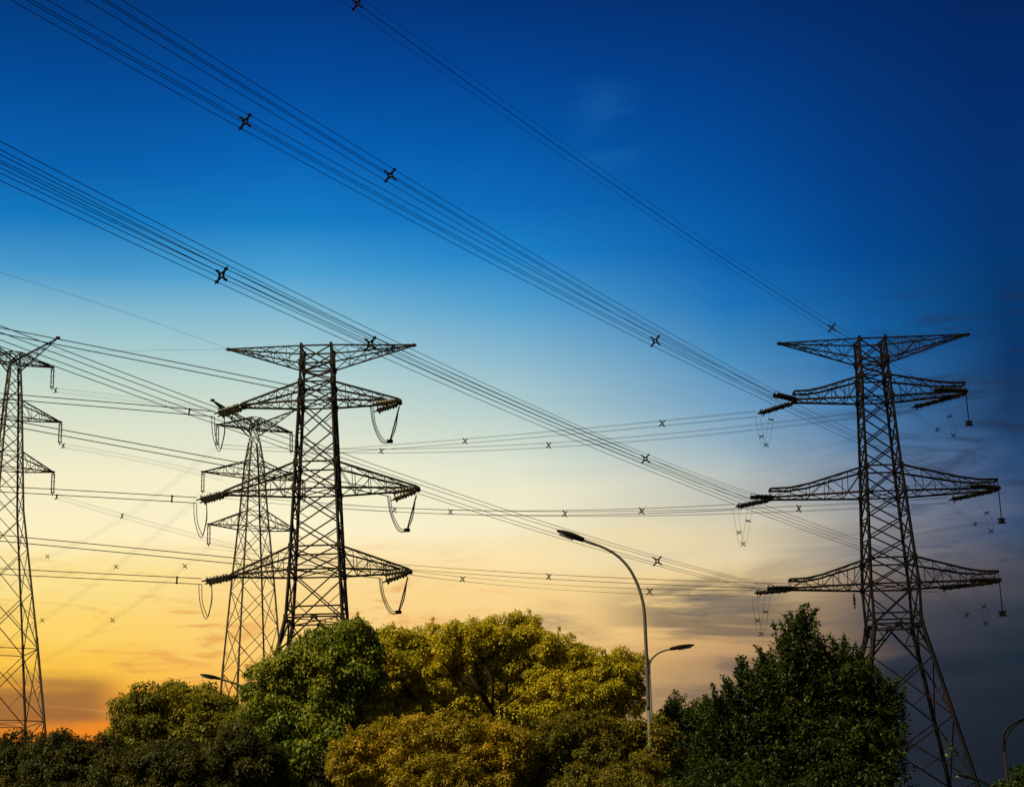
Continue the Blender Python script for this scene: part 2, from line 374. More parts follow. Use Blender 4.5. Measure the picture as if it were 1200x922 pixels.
def suspension_tower(label, Yc, axis, rot, outer, arms, horn, ytop, mt, kx):
    """slender suspension pylon: V shaped earth wire horns over three tiers of arms"""
    ax = at(*axis, Yc); u = Vector((math.cos(rot), math.sin(rot), 0)); rel = rot + math.atan2(ax.x, Yc); spread = math.cos(rel) + abs(math.sin(rel))
    P0 = Vector((ax.x, Yc, 0))
    root = tag(empty('transmission_tower', P0, rot), label, 'pylon', 'lattice steel pylons of the power lines')
    prof = [(at_plane(axis[0], y, P0, u)[0].z, px / spread / F * Yc) for y, px in outer]; prof.sort()
    (z0, w0), (z1, w1) = prof[0], prof[1]
    prof = [(0, w0 + (w0 - w1) / (z1 - z0) * z0 * .8)] + prof
    tips = []
    for k, (yb, yt, tip) in enumerate(arms):
        zb, zt = at_plane(axis[0], yb, P0, u)[0].z, at_plane(axis[0], yt, P0, u)[0].z
        p, s = at_plane(*tip, P0, u)
        for side in (-1, 1):
            q = arm(root, prof, side, zb, zt, abs(s), zb + .1, .1, mt, .13, .06, 4)
            tips.append(root.location + Matrix.Rotation(rot, 3, 'Z') @ q[0])
    zt = at_plane(axis[0], ytop, P0, u)[0].z; p, s = at_plane(*horn, P0, u)
    wt = hw_at(prof, zt)
    for side in (-1, 1):
        b = MB(); n = 6
        tip = Vector((side * abs(s), 0, p.z))
        for sy in (-1, 1):
            i0, o0 = Vector((-side * wt * .2, sy * wt, zt + .1)), Vector((side * wt, sy * wt, zt - 1.3))
            b.bar(i0, tip, .13); b.bar(o0, tip, .13)
            for k in range(n):
                t0, t1 = k / n, (k + 1) / n
                b.bar(i0.lerp(tip, t0), o0.lerp(tip, t1), .06); b.bar(o0.lerp(tip, t1), i0.lerp(tip, t1), .06)
        b.box(tip, .5, .35, .3)
        b.build('earth_wire_peak', mt, root)
    za = sorted([at_plane(axis[0], y, P0, u)[0].z for a in arms for y in a[:2]])
    nodes = [0]; z = 0
    zlow = za[0]
    lo = [0]; step = zlow / 5.2
    zc = 0
    while zc < zlow - 1:
        w = hw_at(prof, zc); zc += max(2.2, w * 1.9); lo.append(zc)
    sc = zlow / lo[-1]; lo = [q * sc for q in lo]
    up = []
    for a, e in zip(za, za[1:] + [zt]):
        m = max(1, round((e - a) / 1.9)); up += [a + (e - a) * i / m for i in range(1, m + 1)]
    body(root, prof, lo + up, [lo[2], lo[3]] + za, mt, .18, .075, False)
    return root, tips

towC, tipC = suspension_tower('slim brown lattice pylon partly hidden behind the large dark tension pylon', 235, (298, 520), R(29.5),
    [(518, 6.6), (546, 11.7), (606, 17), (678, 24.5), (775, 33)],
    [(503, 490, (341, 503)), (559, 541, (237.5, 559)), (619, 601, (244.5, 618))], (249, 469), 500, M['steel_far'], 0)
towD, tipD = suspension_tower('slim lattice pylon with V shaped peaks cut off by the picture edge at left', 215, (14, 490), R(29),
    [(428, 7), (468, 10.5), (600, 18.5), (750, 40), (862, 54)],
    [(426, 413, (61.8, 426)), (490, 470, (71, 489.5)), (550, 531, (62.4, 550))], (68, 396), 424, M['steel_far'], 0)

# ------------------------------------------------------------------ insulator strings
SIDE = {-1: 'left', 1: 'right'}
TIER = {1: 'second', 2: 'third', 3: 'lowest'}
WHO = {'A': 'middle pylon', 'B': 'right pylon', 'C': 'half hidden slim pylon', 'D': 'slim edge pylon'}
def disc_string(b, P, Q, r, pitch=.24):
    P, Q = Vector(P), Vector(Q); L = (Q - P).length; n = max(4, int(L / pitch)); pts = []; rad = []
    for i in range(n):
        for f, rr in ((0, .5), (.12, .62), (.35, 1), (.62, 1), (.86, .6)):
            pts.append(P.lerp(Q, (i + f) / n)); rad.append(r * rr * (1 + .16 * math.sin(i * 2.4)))
    b.tube(pts, rad, 10)
def insulator(P, Q, label, group, mt, r=.15, sep=.42, double=True, ring=True):
    P, Q = Vector(P), Vector(Q); root = tag(empty('insulator_string', P), label, 'insulator', group)
    D = Q - P; d = D.normalized(); h = d.cross(Vector((0, 0, 1)))
    if h.length < .1: h = Vector((1, 0, 0))
    h.normalize()
    offs = (-sep / 2, sep / 2) if double else (0,)
    for o in offs:
        b = MB(); disc_string(b, h * o + d * .3, h * o + D - d * .35, r); b.build('disc_string', mt, root)
    for q in ((0, .3), (D.length, D.length - .35)):
        b = MB(); b.bar(d * q[0], d * q[1], .1)
        if double: b.bar(d * q[1] - h * (sep / 2 + .1), d * q[1] + h * (sep / 2 + .1), .09)
        b.build('yoke_fitting', M['spacer'], root)
    if ring:
        b = MB(); b.ring(D - d * .45, d, .32 if double else .22, .03)
        b.build('grading_ring', M['spacer'], root)
    return root
# bundles of four conductors ------------------------------------------------
def spacer_mesh(t, size, hs=1.0):
    b = MB(); h = t.cross(Vector((0, 0, 1))).normalized() * hs; v = h.normalized().cross(t).normalized(); q = size; f = q / .26
    b.ring(Vector(), t, q * .42, .045 * f, 12)
    for i in (-1, 1):
        for j in (-1, 1):
            o = h * i + v * j; c = o * q
            b.tube([c * .34, c * .6, c * .95], [.095 * f, .055 * f, .04 * f], 6)
            b.tube([c - t * .08 * f, c + t * .08 * f], .062 * f, 8)
            b.tube([c, c + o * .10 * f], [.045 * f, .02 * f], 5)
    return b
def bundle(path, spacers, label, group, r=.026, sp=.24, name='conductor_bundle', strands=4, hs=1.0):
    """path: 3D points; spacers: indices along the path"""
    O = path[0]; root = tag(empty(name, O), label, 'power line', group); m = len(path)
    fr = []
    for i in range(m):
        t = (path[min(i + 1, m - 1)] - path[max(i - 1, 0)]).normalized(); h = t.cross(Vector((0, 0, 1))).normalized(); fr.append((t, h, h.cross(t)))
    for i, j in ((-1, -1), (1, -1), (1, 1), (-1, 1))[:strands]:
        b = MB(); b.tube([p - O + f[1] * (i * sp * hs) + f[2] * (j * sp) for p, f in zip(path, fr)], r, 5); b.build('conductor', M['wire'], root)
    for k in spacers:
        s = spacer_mesh(fr[k][0], sp, hs).build('spacer', M['spacer'], root); s.location = path[k] - O
    return root
def nearest(path, px):
    best = None
    for i, p in enumerate(path):
        d = p - CAMP; z = d.dot(FWD)
        if z < 2: continue
        a, c = d.dot(RIGHT) / z * F, d.dot(UP) / z * F
        x, y = 600 + a * cr - c * sr, 461 - (a * sr + c * cr)
        e = (x - px[0]) ** 2 + (y - px[1]) ** 2
        if best is None or e < best[0]: best = (e, i)
    return best[1]
def fit_path(P0, u, pxs, s_end, n=150, cmin=2e-4):
    """hanging curve from P0 along the horizontal direction u through what is seen at pxs"""
    S, Z = [], []
    for x, y in pxs:
        p, s = at_plane(x, y, P0, u); S.append(s); Z.append(p.z - P0.z)
    S, Z = np.array(S), np.array(Z); A = np.stack([S, S * S], 1); wt = 1 / np.maximum(220 - S * 1.0, 25)
    co = np.linalg.lstsq(A * wt[:, None], Z * wt, rcond=None)[0]
    print('fit', [round(float(c), 5) for c in co], 's', [round(float(s)) for s in S], 'err', [round(float(v), 2) for v in A @ co - Z])
    return [P0 + u * s + Vector((0, 0, co[0] * s + co[1] * s * s)) for s in np.linspace(0, s_end, n)]
def span_path(P0, P1, mids, n=90):
    d = (P1 - P0); L = Vector((d.x, d.y, 0)).length; u = Vector((d.x, d.y, 0)) / L; num = den = 0
    for x, y in mids:
        p, s = at_plane(x, y, P0, u); t = s / L; k = 4 * t * (1 - t); num += k * (P0.z + d.z * t - p.z); den += k * k
    sag = num / den if den else L * L / 9000
    print('span L', round(L), 'sag', round(sag, 2))
    return [P0.lerp(P1, t) - Vector((0, 0, 4 * sag * t * (1 - t))) for t in np.linspace(0, 1, n)]

GI, GC = 'tension insulator strings on the pylon arms', 'four wire conductor bundles strung between the pylons'
# --- right pylon B: strings toward the near span (coming over the viewer's left) and the far span (to pylon C)
UB = Vector((-.385, -.923, 0)).normalized(); UR = Vector((-.54, -.84, 0)).normalized()
nearEnd = {(1, -1): (907, 462), (1, 1): (1095, 456), (2, -1): (880, 582), (2, 1): (1138, 569), (3, -1): (900, 689), (3, 1): (1136, 679)}
farEnd = {(1, -1): (888, 485), (1, 1): (1068, 478), (2, -1): (862, 594), (2, 1): (1112, 586), (3, -1): (884, 695), (3, 1): (1100, 690)}
nearPx = {
 (1, 1): [(425, 9), (780, 257), (887, 328), (977, 386)],
 (1, -1): [(123, 0), (380, 160), (453, 203), (580, 280), (620, 303), (772, 387)],
 (2, 1): [(42, 0), (285, 142), (380, 197), (534, 280), (620, 328), (771, 400), (935, 475), (1005, 512)],
 (2, -1): [(0, 179), (267, 313), (380, 368), (580, 462), (752, 533)],
 (3, 1): [(0, 199), (265, 329), (445, 404), (580, 470), (752, 539), (905, 607), (1005, 643)],
 (3, -1): [(0, 394), (240, 482), (347, 520), (540, 587), (640, 620), (774, 658)],
}
nearSp = {(1, 1): [(425, 9), (977, 386)], (1, -1): [(453, 203)], (2, 1): [(285, 142), (771, 400)], (2, -1): [(752, 537)], (3, 1): [(265, 329), (445, 402)], (3, -1): [(774, 658)]}
LBL_NEAR = {
 (1, 1): 'uppermost four wire bundle in the deep blue, descending to behind the right pylon top',
 (1, -1): 'upper of two paired bundles ending on the right pylon second tier left string',
 (2, 1): 'lower of two paired bundles that passes under the right pylon second tier left string',
 (2, -1): 'upper of the paired bundles crossing the middle pylon tip, ending on the third tier',
 (3, 1): 'lower of the paired bundles crossing the middle pylon tip, continuing behind the right pylon',
 (3, -1): 'bundle passing behind the middle pylon and over the lamp head to the lowest tier',
}
endB = {}
for (k, side), (pn, pf) in tipB.items():
    if k == 0: continue
    dn = 1.6
    for which, P, px, lab in (('near', pn, nearEnd[(k, side)], 'viewer side'), ('far', pf, farEnd[(k, side)], 'far side')):
        u = UB if which == 'near' else Vector((-.62, .78, 0))
        Y = P.y + u.y * 3.0
        Q = at(*px, Y)
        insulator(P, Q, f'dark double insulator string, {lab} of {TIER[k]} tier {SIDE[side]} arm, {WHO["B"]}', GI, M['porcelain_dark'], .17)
        endB[(which, k, side)] = Q
for key, pxs in nearPx.items():
    P0 = endB[('near',) + key]; path = fit_path(P0, UB if key[1] < 0 else UR, pxs + nearSp[key] * 3, 215)
    bundle(path, [nearest(path, s) for s in nearSp[key]], LBL_NEAR[key], GC, .015 if key != (1, 1) else .010)
# --- suspension insulators of pylons C and D
GS = 'hanging suspension insulator strings of the slim pylons'
endC, endD = {}, {}
TI3 = ('top', 'middle', 'lowest')
for who, tips, ends, hang in (('C', tipC, endC, 3.0), ('D', tipD, endD, 3.0)):
    for i, P in enumerate(tips):
        Q = P - Vector((0, 0, hang)); side = (-1, 1)[i % 2]
        if who == 'D' and side < 0: ends[(i // 2, side)] = Q; continue
        insulator(P, Q, f'thin double insulator string hanging from {TI3[i // 2]} {SIDE[side]} arm, {WHO[who]}', GS, M['porcelain'], .10, .3, ring=False)
        ends[(i // 2, side)] = Q
# --- far span: B to C
midF = {(1, -1): [(777, 495), (547, 517)], (1, 1): [(643, 520), (447, 530)], (2, -1): [(752, 598), (529, 600)], (2, 1): [(661, 602)], (3, -1): [(763, 691), (540, 679)], (3, 1): [(646, 677), (454, 661)]}
spF = {(1, -1): [(777, 495), (547, 517)], (1, 1): [(643, 520), (447, 530), (1010, 488)], (2, -1): [(752, 598), (529, 600)], (2, 1): [(661, 602), (465, 599), (932, 593)], (3, -1): [(763, 691), (540, 679)], (3, 1): [(646, 677), (454, 661)]}
for (k, side), mids in midF.items():
    path = span_path(endB[('far', k, side)], endC[(k - 1, -side)], mids, 120)
    what = 'upper' if side < 0 else 'lower'
    bundle(path, [nearest(path, s) for s in spF[(k, side)]], f'{what} nearly level bundle between {TIER[k]} tier of right pylon and slim brown pylon', GC, .014)
# --- middle pylon A: strings and bundles leaving to the left
endApx = {(1, -1): (251, 485), (1, 1): (436, 474), (2, -1): (230, 586), (2, 1): (456, 578), (3, -1): (236, 681), (3, 1): (446, 674)}
outA = {(1, -1): ((-600, 424), [(27, 466), (228, 484)]), (1, 1): ((-600, 275), [(0, 381), (240, 444)]), (2, -1): ((-600, 548), [(30, 574), (206, 588)]),
        (2, 1): ((-600, 385), [(30, 496), (240, 542)]), (3, -1): ((-600, 640), [(0, 669), (213, 682)]), (3, 1): ((-600, 575), [(35, 631), (240, 657)])}
spA = {(1, -1): [(228, 484)], (1, 1): [], (2, -1): [(206, 588)], (2, 1): [], (3, -1): [(213, 682)], (3, 1): []}
for (k, side), (pn, pf) in tipA.items():
    if k == 0: continue
    u = Vector((-1, -.12, 0))
    Q = at(*endApx[(k, side)], pn.y - .35)
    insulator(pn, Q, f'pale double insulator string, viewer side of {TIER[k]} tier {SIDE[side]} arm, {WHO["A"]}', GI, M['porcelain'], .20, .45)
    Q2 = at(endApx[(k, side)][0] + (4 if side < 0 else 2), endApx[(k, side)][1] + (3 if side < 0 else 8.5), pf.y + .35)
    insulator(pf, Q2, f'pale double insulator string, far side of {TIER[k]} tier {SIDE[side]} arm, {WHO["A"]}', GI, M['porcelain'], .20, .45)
    far, mids = outA[(k, side)]
    path = span_path(Q, at(*far, 150 if side < 0 else 132), mids, 60)
    bundle(path, [nearest(path, s) for s in spA[(k, side)]], f'dark bundle running left out of view from {TIER[k]} tier {SIDE[side]} arm, {WHO["A"]}', GC, .021, hs=.3)
    # jumper loops
    x, y = endApx[(k, side)]
    J = ([(x - 2, y + 3), (x + 1, y + 22), (x + 7, y + 38), (x + 13, y + 45), (x + 21, y + 43), (x + 27, y + 28), (x + 31, y + 6)] if side > 0 else
         [(x - 3, y + 3), (x - 2, y + 22), (x + 2, y + 38), (x + 6, y + 44), (x + 9, y + 36), (x + 12, y + 20), (x + 12, y + 2)])
    root = tag(empty('jumper_cable', Q), f'slack cable loop below the {TIER[k]} tier {SIDE[side]} arm, {WHO["A"]}', 'jumper cable', 'slack jumper cables under the pylon arms')
    for i, (ox, dy) in enumerate(((0, 0), (3.5, -.5), (1.5, .5))[:3 if side > 0 else 2]):
        pts = [at(px + ox * (1 - j / 6), py - (ox * .9 if 1 < j < 5 else 0), pn.y + .9 + dy) - Q for j, (px, py) in enumerate(J)]
        b = MB(); b.tube(spline(pts, 7), .034, 5); b.build('cable', M['wire'], root)
    if side > 0:
        b = MB(); c = at(J[4][0], J[4][1], pn.y + .9) - Q
        b.box(c, .5, .4, .25); b.bar(c, at(x + 32, y + 2, pn.y + .9) - Q, .11)
        b.build('drop_rod', M['spacer'], root)
# --- jumper loops and weights of pylon B
for (k, side), (pn, pf) in tipB.items():
    if k == 0: continue
    nx, ny = nearEnd[(k, side)]; fx, fy = farEnd[(k, side)]
    Q = endB[('near', k, side)]; root = tag(empty('jumper_cable', Q), f'slack loop with small spacers below the {TIER[k]} tier {SIDE[side]} arm, {WHO["B"]}', 'jumper cable', 'slack jumper cables under the pylon arms')
    pA, pB = Q, endB[('far', k, side)]
    if side < 0: ctrl = [(0, 0, 0), (.12, 0, .35), (.4, 0, .95), (.62, 0, 1.0), (.88, 0, .4), (1, 0, 0)]; depth = 3.3
    else: ctrl = [(0, 0, 0), (.1, 0, .5), (.4, 0, 1), (.6, 0, 1), (.9, 0, .5), (1, 0, 0)]; depth = 3.0
    paths = []
    for ox, oz in ((-.2, 0), (.2, 0), (.2, -.35), (-.2, -.35)):
        out = Vector((2.2 if side > 0 else -.2, 0, 0))
        pts = [pA.lerp(pB, t) - Q + Vector((ox, 0, oz - d * depth)) + out * d for t, _, d in ctrl]
        P_ = spline(pts, 7); paths.append(P_)
        b = MB(); b.tube(P_, .006, 4); b.build('cable', M['wire'], root)
    for i in (9, 17, 25):
        c = sum((p[i] for p in paths), Vector()) / 4; t = (paths[0][i + 1] - paths[0][i - 1]).normalized()
        s = spacer_mesh(t, .15).build('spacer', M['spacer'], root); s.location = c
    if side > 0:
        tip = (pn + pf) / 2 + Vector((.15, 0, -.05)); h = tag(empty('jumper_weight', tip), f'thin rod with square weight under the {TIER[k]} tier right arm end, {WHO["B"]}', 'jumper weight', 'weighted rods hanging from the right pylon arms')
        b = MB(); b.bar((0, 0, 0), (0, 0, -2.5), .07); b.build('rod', M['spacer'], h)
        b = MB(); b.box((0, 0, -2.7), .42, .42, .4); b.bar((-.36, 0, -2.52), (.36, 0, -2.52), .08); b.bar((-.36, 0, -2.9), (.36, 0, -2.9), .08); b.build('weight', M['spacer'], h)
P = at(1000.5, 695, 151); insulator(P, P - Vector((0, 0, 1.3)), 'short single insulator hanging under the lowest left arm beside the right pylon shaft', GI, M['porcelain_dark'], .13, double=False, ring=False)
# --- faint bundles of the slim pylons at the left
GF = 'thin bundles strung between the slim pylons'
outD = {0: [(130, 463), (185, 473)], 1: [(160, 537), (238, 556)], 2: [(130, 601), (200, 620)]}
for k in range(3):
    P1 = at(*[(262, 483), (262, 561), (300, 647)][k], 236)
    path = span_path(endD[(k, 1)], P1, outD[k], 50)
    bundle(path, [nearest(path, s) for s in [[(66, 455)], [(76, 520)], [(69, 583), (140, 621)]][k]], f'faint thin bundle leading right from the {TI3[k]} arm of the slim edge pylon', GF, .010)
outC = {0: ((30, 545), [(180, 547)]), 1: ((-20, 527), [(35, 541), (140, 563)]), 2: ((-60, 768), [(220, 603 + 62), (136, 724)])}
for k in range(3):
    far, mids = outC[k]
    path = span_path(endC[(k, -1)], at(*[(-40, 668), (-120, 810), (-150, 820)][k], 330), [[(136, 612)], [(136, 664)], [(131, 727)]][k], 60)
    bundle(path, [nearest(path, s) for s in [[(58, 655)], [(136, 668), (58, 735)], [(131, 727), (222, 672)]][k]], f'faint thin bundle sloping down leftward from {TI3[k]} left arm of slim brown pylon', GF, .007)
# --- earth wires
GE = 'single thin earth wires on the pylon tops'
def earth(P0, P1, mids, label, r=.012):
    path = span_path(P0, P1, mids, 70); O = path[0]
    b = MB(); b.tube([p - O for p in path], r, 5); o = b.build('earth_wire', M['wire']); o.location = O; tag(o, label, 'power line', GE)
tA = tipA[(0, -1)][0]; tB = tipB[(0, -1)][0]
earth(tA, at(-500, 190, 110), [(0, 318), (130, 362)], 'faint single wire sloping down onto the left tip of the middle pylon', .010)
earth(tA, at(-500, 425, 330), [(150, 411)], 'hair thin level wire leaving the left tip of the middle pylon', .009)
path = fit_path(tB, UB, [(420, 120), (515, 175), (740, 302)], 200); O = path[0]
b = MB(); b.tube([p - O for p in path], .002, 5); o = b.build('earth_wire', M['wire']); o.location = O; tag(o, 'hair thin single wire through the blue sky to the left tip of the right pylon', 'power line', GE)

# ------------------------------------------------------------------ street lamps
def street_lamp(label, Y, foot_x, arc, head, r0, r1, mt, brace=None, head_w=.12):
    """arc: photo pixels from pole top round to the lamp head; head: (inner, outer end)"""
    A = [at(x, y, Y) for x, y in arc]; base = Vector((A[0].x, Y, 0))
    root = tag(empty('street_lamp', base), label, 'street lamp', 'street lamps along the road behind the trees')
    b = MB(); b.tube([Vector((0, 0, 0)), Vector((0, 0, .5)), Vector((0, 0, A[0].z))], [r0 * 1.25, r0, r1 * 1.15], 12); b.build('pole', mt, root)
    S = spline([p - base for p in A], 8); b = MB(); b.tube(S, [r1 * (1.12 - .4 * i / len(S)) for i in range(len(S))], 10); b.build('arm', mt, root)
    if brace:
        b = MB(); b.tube(spline([at(x, y, Y) - base for x, y in brace], 6), r1 * .6, 8); b.build('brace', mt, root)
    p, q = at(*head[0], Y) - base, at(*head[1], Y) - base
    d = (q - p); b = MB(); n = 14; pts = []; rad = []
    for i in range(n + 1):
        t = i / n; pts.append(p + d * t); rad.append(head_w * max(.12, math.sin(math.pi * min(1, t * .8 + .16)) ** .6) * (1 if t < .97 else .5))
    b.tube(pts, rad, 12); h = b.build('lamp_head', M['lampdark'], root)
    up = Vector((0, 1, 0)).cross(d.normalized());  up = up if up.z > 0 else -up
    for v in h.data.vertices:                                    # flatten the cobra head
        w = v.co - p; k = w.dot(up); v.co -= up * (k - d.normalized().dot(up) * 0) * .45 if k < 0 else up * k * .2
    b = MB(); c0, c1 = p + d * .35 - up * head_w * .46, p + d * .85 - up * head_w * .42; b.bar(c0, c1, head_w * 1.1, .06); b.build('lens', M['glass'], h)
    return root
street_lamp('tall grey street lamp with a long curved arm standing over the yellow tree', 42.88, 760, [(760, 832), (758.4, 785), (756.5, 745), (755, 717), (752, 700), (746, 682), (736, 664), (722, 650), (706, 641), (683, 632.5)], ((684, 633), (652, 621.5)), .055, .040, M['lamp'], head_w=.115)
street_lamp('farther street lamp whose short arm points right behind the tall lamp pole', 66, 761, [(761, 790), (761.5, 776), (768, 767.5), (776, 763), (786, 760.3)], ((785, 760.5), (814, 755.5)), .085, .04, M['lamp'], head_w=.12)
street_lamp('street lamp head showing above the leaves of the round left tree', 60, 291, [(290, 822), (288, 810), (281, 803), (271, 799), (257, 795)], ((258, 795.3), (234, 790)), .085, .045, M['lamp'], head_w=.09)
street_lamp('dark street lamp with doubled curved arm at the right picture edge', 40, 1178, [(1177, 880), (1175.7, 864), (1179, 855), (1188, 847), (1203, 840), (1222, 834)], ((1221, 834), (1254, 825)), .06, .03, M['lampdark'], brace=[(1177, 873), (1182, 859), (1190, 850), (1201, 842)])
street_lamp('street lamp with low dark head beside the foot of the right pylon', 56, 1172, [(1176, 960), (1173, 940), (1163, 924), (1150, 915), (1135, 910)], ((1136, 910.5), (1118, 906.5)), .08, .04, M['lampdark'], head_w=.1)

# ------------------------------------------------------------------ trees
def quads(name, V, m, parent, shade=None):
    n = len(V) // 4; me = bpy.data.meshes.new(name)
    me.vertices.add(n * 4); me.vertices.foreach_set('co', V.astype(np.float32).ravel())
    me.loops.add(n * 4); me.loops.foreach_set('vertex_index', np.arange(n * 4, dtype=np.int32))
    me.polygons.add(n); me.polygons.foreach_set('loop_start', np.arange(0, n * 4, 4, dtype=np.int32)); me.polygons.foreach_set('loop_total', np.full(n, 4, dtype=np.int32))
    me.update(calc_edges=True); me.validate(); me.materials.append(m)
    o = bpy.data.objects.new(name, me); COL.objects.link(o); o.parent = parent
    return o
def unit(a): return a / np.maximum(np.linalg.norm(a, axis=-1, keepdims=True), 1e-9)
def cards(rng, c, ax, nr, leaf):
    N = len(c); sd = unit(np.cross(ax, nr)); L = (leaf * rng.uniform(.6, 1.25, N))[:, None]; W = L * rng.uniform(.20, .30, (N, 1)); up = np.cross(sd, ax)
    return np.stack([c, c + ax * L * .45 + sd * W + up * L * .06, c + ax * L - up * L * .12, c + ax * L * .45 - sd * W + up * L * .06], 1).reshape(-1, 3)
def leaves(rng, cen, rad, leaf, dens, droop, puff, ragged, fill=1.0):
    """leaf cards gathered in drooping tufts over an ellipsoid, with a thinner fill inside"""
    area = 4 * math.pi * ((rad[0] * rad[1]) ** 1.6 / 3 + (rad[0] * rad[2]) ** 1.6 / 3 + (rad[1] * rad[2]) ** 1.6 / 3) ** (1 / 1.6)
    n = max(10, int(1.15 * area / (puff * puff * 1.6)))
    d = unit(rng.normal(size=(n, 3))); ph = rng.uniform(0, 6.28, 3)
    bump = sum(np.sin(d @ rng.normal(size=3) * k + p) for k, p in zip((3.2, 5.1, 8.3), ph)) * .06
    rr = (.62 + .36 * rng.random(n) ** .7 + bump + ragged * np.maximum(rng.normal(size=n), 0))[:, None]
    pc = cen + d * rad * rr; pr = puff * rng.uniform(.55, 1.2, n)
    per = max(12, int(dens * 5.2 * puff * puff / (leaf * leaf * .25)))
    k = np.maximum((per * (pr / puff) ** 2).astype(int), 5); idx = np.repeat(np.arange(n), k); N = len(idx)
    q = unit(rng.normal(size=(N, 3)) + d[idx] * .55 + np.array([0, 0, .45])); q[:, 2] *= .8
    c = pc[idx] + q * (pr[idx] * rng.uniform(.45, 1.05, N))[:, None]
    ax = unit(q * .8 + rng.normal(size=(N, 3)) * .4 + np.array([0, 0, -droop])); nr = unit(q * .6 + np.array([0, 0, .85]) + rng.normal(size=(N, 3)) * .38)
    A = cards(rng, c, ax, nr, leaf)
    m = int(fill * dens * 1.6 * area / (leaf * leaf)); e = unit(rng.normal(size=(m, 3)))
    c = cen + e * rad * (.25 + .5 * rng.random(m)[:, None]); ax = unit(rng.normal(size=(m, 3)) + e * .3)
    return np.concatenate([A, cards(rng, c, ax, unit(rng.normal(size=(m, 3))), leaf * 1.5)])
def tree(label, base_px, Y, lobes, m, leaf=.12, dens=1.0, droop=.7, seed=1, trunk_r=.16, name='tree', cat='tree', group='trees along the lower edge of the picture', limbs=None, puff=.27, ragged=.08, shoots=34, fill=1.0, shoot_len=.22):
    rng = np.random.default_rng(seed); px = F / Y / math.cos(TILT) * .985
    bx = at(base_px, 900, Y).x; root = tag(empty(name, (bx, Y, 0)), label, cat, group); O = np.array([bx, Y, 0.])
    Vs = []; cs = []
    for x, y, rx, ry, *dy in lobes:
        c = np.array(at(x, y, Y + (dy[0] if dy else 0))); r = np.array([rx / px, max(rx, ry) / px * .95, ry / px]); cs.append((c, r))
        Vs.append(leaves(rng, c - O, r, leaf, dens, droop, puff, ragged, fill))
    twigs = []
    for k in range(shoots):                                             # stray shoots that break the outline
        c, r = cs[rng.integers(len(cs))]; d = rng.normal(size=3); d[2] = abs(d[2]) * 1.2 + .25; d /= np.linalg.norm(d)
        p = c - O + d * r * .95; L = shoot_len * rng.uniform(.6, 1.5); ax = unit(d * .6 + np.array([0, 0, .6 if droop < .5 else .25]) + rng.normal(size=3) * .2); q = p + ax * L
        twigs.append((c - O + d * r * .4, p, q)); n = int(26 * L / .22 * (.11 / leaf) ** 1.5); t = rng.random(n)[:, None]
        cc = p + (q - p) * t * 1.05 + rng.normal(size=(n, 3)) * .05 * (1.3 - t); lx = unit(rng.normal(size=(n, 3)) * .7 + ax * .6 + np.array([0, 0, -droop * .6]))
        Vs.append(cards(rng, cc, lx, unit(rng.normal(size=(n, 3)) * .5 + np.array([0, 0, 1.])), leaf))
    crown = quads('crown', np.concatenate(Vs), m, root)
    b = MB(); rnd = random.Random(seed)
    low = min(c[2] for c, r in cs); fork = Vector((0, 0, max(1.2, low * .75)))
    b.tube(spline([(0, 0, 0), (.05, .04, fork.z * .5), fork], 5), [trunk_r * (1.3 - .5 * i / 10) for i in range(11)], 9)
    for c, r in cs:
        e = Vector(c - O) + Vector((0, 0, r[2] * .45)); mid = fork.lerp(e, .5) + Vector((rnd.uniform(-.2, .2), rnd.uniform(-.2, .2), -.15))
        S = spline([fork, mid, e], 6); b.tube(S, [trunk_r * (.62 - .55 * i / (len(S) - 1)) for i in range(len(S))], 7)
        for k in range(5):
            t = rnd.uniform(.45, .95); p = S[int(t * (len(S) - 1))]; q = Vector(c - O) + Vector((rnd.uniform(-.8, .8) * r[0], rnd.uniform(-.8, .8) * r[1], rnd.uniform(-.2, .8) * r[2]))
            mm = p.lerp(q, .5) + Vector((rnd.uniform(-.1, .1), 0, rnd.uniform(-.05, .12))); b.tube(spline([p, mm, q], 4), [trunk_r * (.16 - .12 * i / 8) for i in range(9)], 5)
    for tw in twigs: b.tube(spline(tw, 4), [.018, .016, .014, .012, .011, .009, .007, .006, .004], 4)
    for L_ in (limbs or []):
        pts = [Vector(at(x, y, Y + dy) - Vector(O)) for x, y, dy in L_[1]]; S = spline(pts, 6); b.tube(S, [L_[0] * (1 - .75 * i / (len(S) - 1)) for i in range(len(S))], 7)
    b.build('trunk', M['bark'], root)
    return root
LM = dict(
    green=leafmat('fresh_green_leaves', [(.045, .075, .006), (.11, .155, .010), (.24, .25, .014), (.42, .36, .02)]),
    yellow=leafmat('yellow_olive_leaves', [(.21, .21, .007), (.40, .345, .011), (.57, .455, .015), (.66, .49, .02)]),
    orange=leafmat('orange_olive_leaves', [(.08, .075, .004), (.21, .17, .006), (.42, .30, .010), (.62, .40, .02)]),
    olive=leafmat('dull_olive_leaves', [(.05, .06, .004), (.12, .125, .006), (.24, .215, .010), (.38, .30, .014)]),
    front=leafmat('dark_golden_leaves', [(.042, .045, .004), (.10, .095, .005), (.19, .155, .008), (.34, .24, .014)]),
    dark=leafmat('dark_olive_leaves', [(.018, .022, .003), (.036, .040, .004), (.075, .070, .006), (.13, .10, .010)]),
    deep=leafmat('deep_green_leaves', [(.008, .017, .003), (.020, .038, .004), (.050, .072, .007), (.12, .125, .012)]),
)
tree('low dark brownish tree at the far lower left corner', 15, 50, [(-30, 905, 55, 40), (20, 898, 48, 34), (10, 935, 70, 45)], LM['dark'], .085, seed=11)
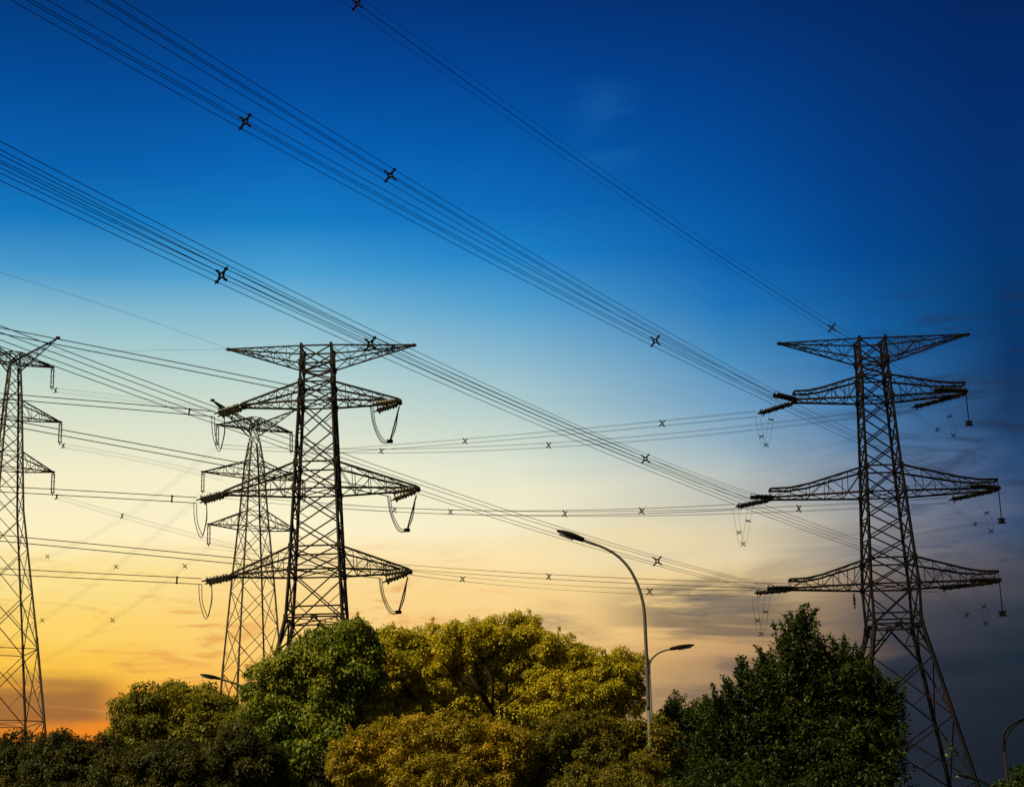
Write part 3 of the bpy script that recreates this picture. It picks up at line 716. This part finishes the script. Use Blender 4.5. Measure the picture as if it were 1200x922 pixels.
tree('low dark olive tree between the corner tree and the round tree', 90, 47, [(70, 894, 44, 30), (112, 900, 42, 34), (90, 940, 75, 45)], LM['dark'], .085, seed=12)
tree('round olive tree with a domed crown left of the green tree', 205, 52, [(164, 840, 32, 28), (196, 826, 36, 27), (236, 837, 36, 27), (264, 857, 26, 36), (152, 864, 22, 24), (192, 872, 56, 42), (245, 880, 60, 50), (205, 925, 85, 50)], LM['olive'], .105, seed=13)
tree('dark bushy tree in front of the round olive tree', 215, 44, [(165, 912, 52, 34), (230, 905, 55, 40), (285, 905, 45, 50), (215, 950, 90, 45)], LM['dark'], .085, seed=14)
tree('glossy bright green tree in front of the middle pylon', 350, 46, [(406, 750, 27, 23), (428, 758, 16, 16), (376, 768, 32, 26), (345, 786, 32, 26), (318, 808, 28, 28), (425, 778, 20, 30), (395, 795, 44, 36), (325, 840, 42, 42), (375, 835, 50, 40), (345, 895, 70, 55)], LM['green'], .11, seed=15, droop=.9, puff=.30)
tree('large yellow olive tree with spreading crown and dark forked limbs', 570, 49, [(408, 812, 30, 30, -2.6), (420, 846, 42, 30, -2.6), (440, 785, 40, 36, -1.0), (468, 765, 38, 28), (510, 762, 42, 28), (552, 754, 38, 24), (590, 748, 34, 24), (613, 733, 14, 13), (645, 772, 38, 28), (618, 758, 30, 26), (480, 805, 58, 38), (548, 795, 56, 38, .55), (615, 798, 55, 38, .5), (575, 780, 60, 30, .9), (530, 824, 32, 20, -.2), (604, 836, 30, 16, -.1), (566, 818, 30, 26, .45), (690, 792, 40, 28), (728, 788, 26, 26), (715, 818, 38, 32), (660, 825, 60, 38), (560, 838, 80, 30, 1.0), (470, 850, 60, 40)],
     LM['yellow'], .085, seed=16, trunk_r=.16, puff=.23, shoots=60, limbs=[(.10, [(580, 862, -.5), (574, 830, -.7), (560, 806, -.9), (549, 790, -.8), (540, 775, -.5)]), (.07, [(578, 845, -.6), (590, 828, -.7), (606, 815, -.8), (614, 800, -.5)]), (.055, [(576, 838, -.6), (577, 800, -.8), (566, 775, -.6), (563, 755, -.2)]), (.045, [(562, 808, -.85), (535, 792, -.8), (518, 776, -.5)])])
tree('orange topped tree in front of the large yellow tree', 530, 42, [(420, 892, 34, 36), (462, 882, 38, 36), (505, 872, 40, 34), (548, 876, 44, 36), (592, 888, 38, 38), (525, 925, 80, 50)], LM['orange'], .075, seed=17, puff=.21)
tree('dull olive tree around the foot of the tall street lamp', 700, 43, [(640, 884, 44, 40), (690, 880, 46, 42), (738, 877, 38, 36, .7), (772, 886, 26, 42, .5), (700, 930, 95, 50)], LM['front'], .08, seed=18, puff=.22)
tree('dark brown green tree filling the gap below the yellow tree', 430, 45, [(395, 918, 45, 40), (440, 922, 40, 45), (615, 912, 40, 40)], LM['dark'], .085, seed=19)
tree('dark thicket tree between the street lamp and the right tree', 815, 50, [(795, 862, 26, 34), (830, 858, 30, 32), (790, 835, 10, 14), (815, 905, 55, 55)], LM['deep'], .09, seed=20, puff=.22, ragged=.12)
rl = [(939, 756, 9, 20), (921, 782, 14, 24), (957, 780, 13, 22), (940, 803, 22, 28), (898, 802, 11, 22), (990, 790, 9, 18), (905, 826, 20, 26), (978, 816, 19, 30), (1015, 806, 9, 20), (880, 818, 9, 16), (1000, 833, 20, 28), (862, 844, 13, 20), (930, 842, 34, 34), (1035, 830, 10, 20), (1025, 853, 20, 30), (1046, 848, 9, 22), (985, 856, 36, 38), (843, 851, 9, 20), (838, 880, 16, 24), (880, 866, 32, 34), (950, 886, 60, 44), (1030, 890, 24, 34), (860, 910, 50, 40), (990, 914, 56, 46), (930, 942, 110, 48)]
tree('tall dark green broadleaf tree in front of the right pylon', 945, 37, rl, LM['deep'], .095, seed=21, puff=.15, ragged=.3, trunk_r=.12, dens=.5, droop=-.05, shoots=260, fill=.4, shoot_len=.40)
tree('small dark tree top in the lower right corner', 1200, 40, [(1205, 932, 32, 26), (1240, 940, 40, 40)], LM['deep'], .09, seed=22)
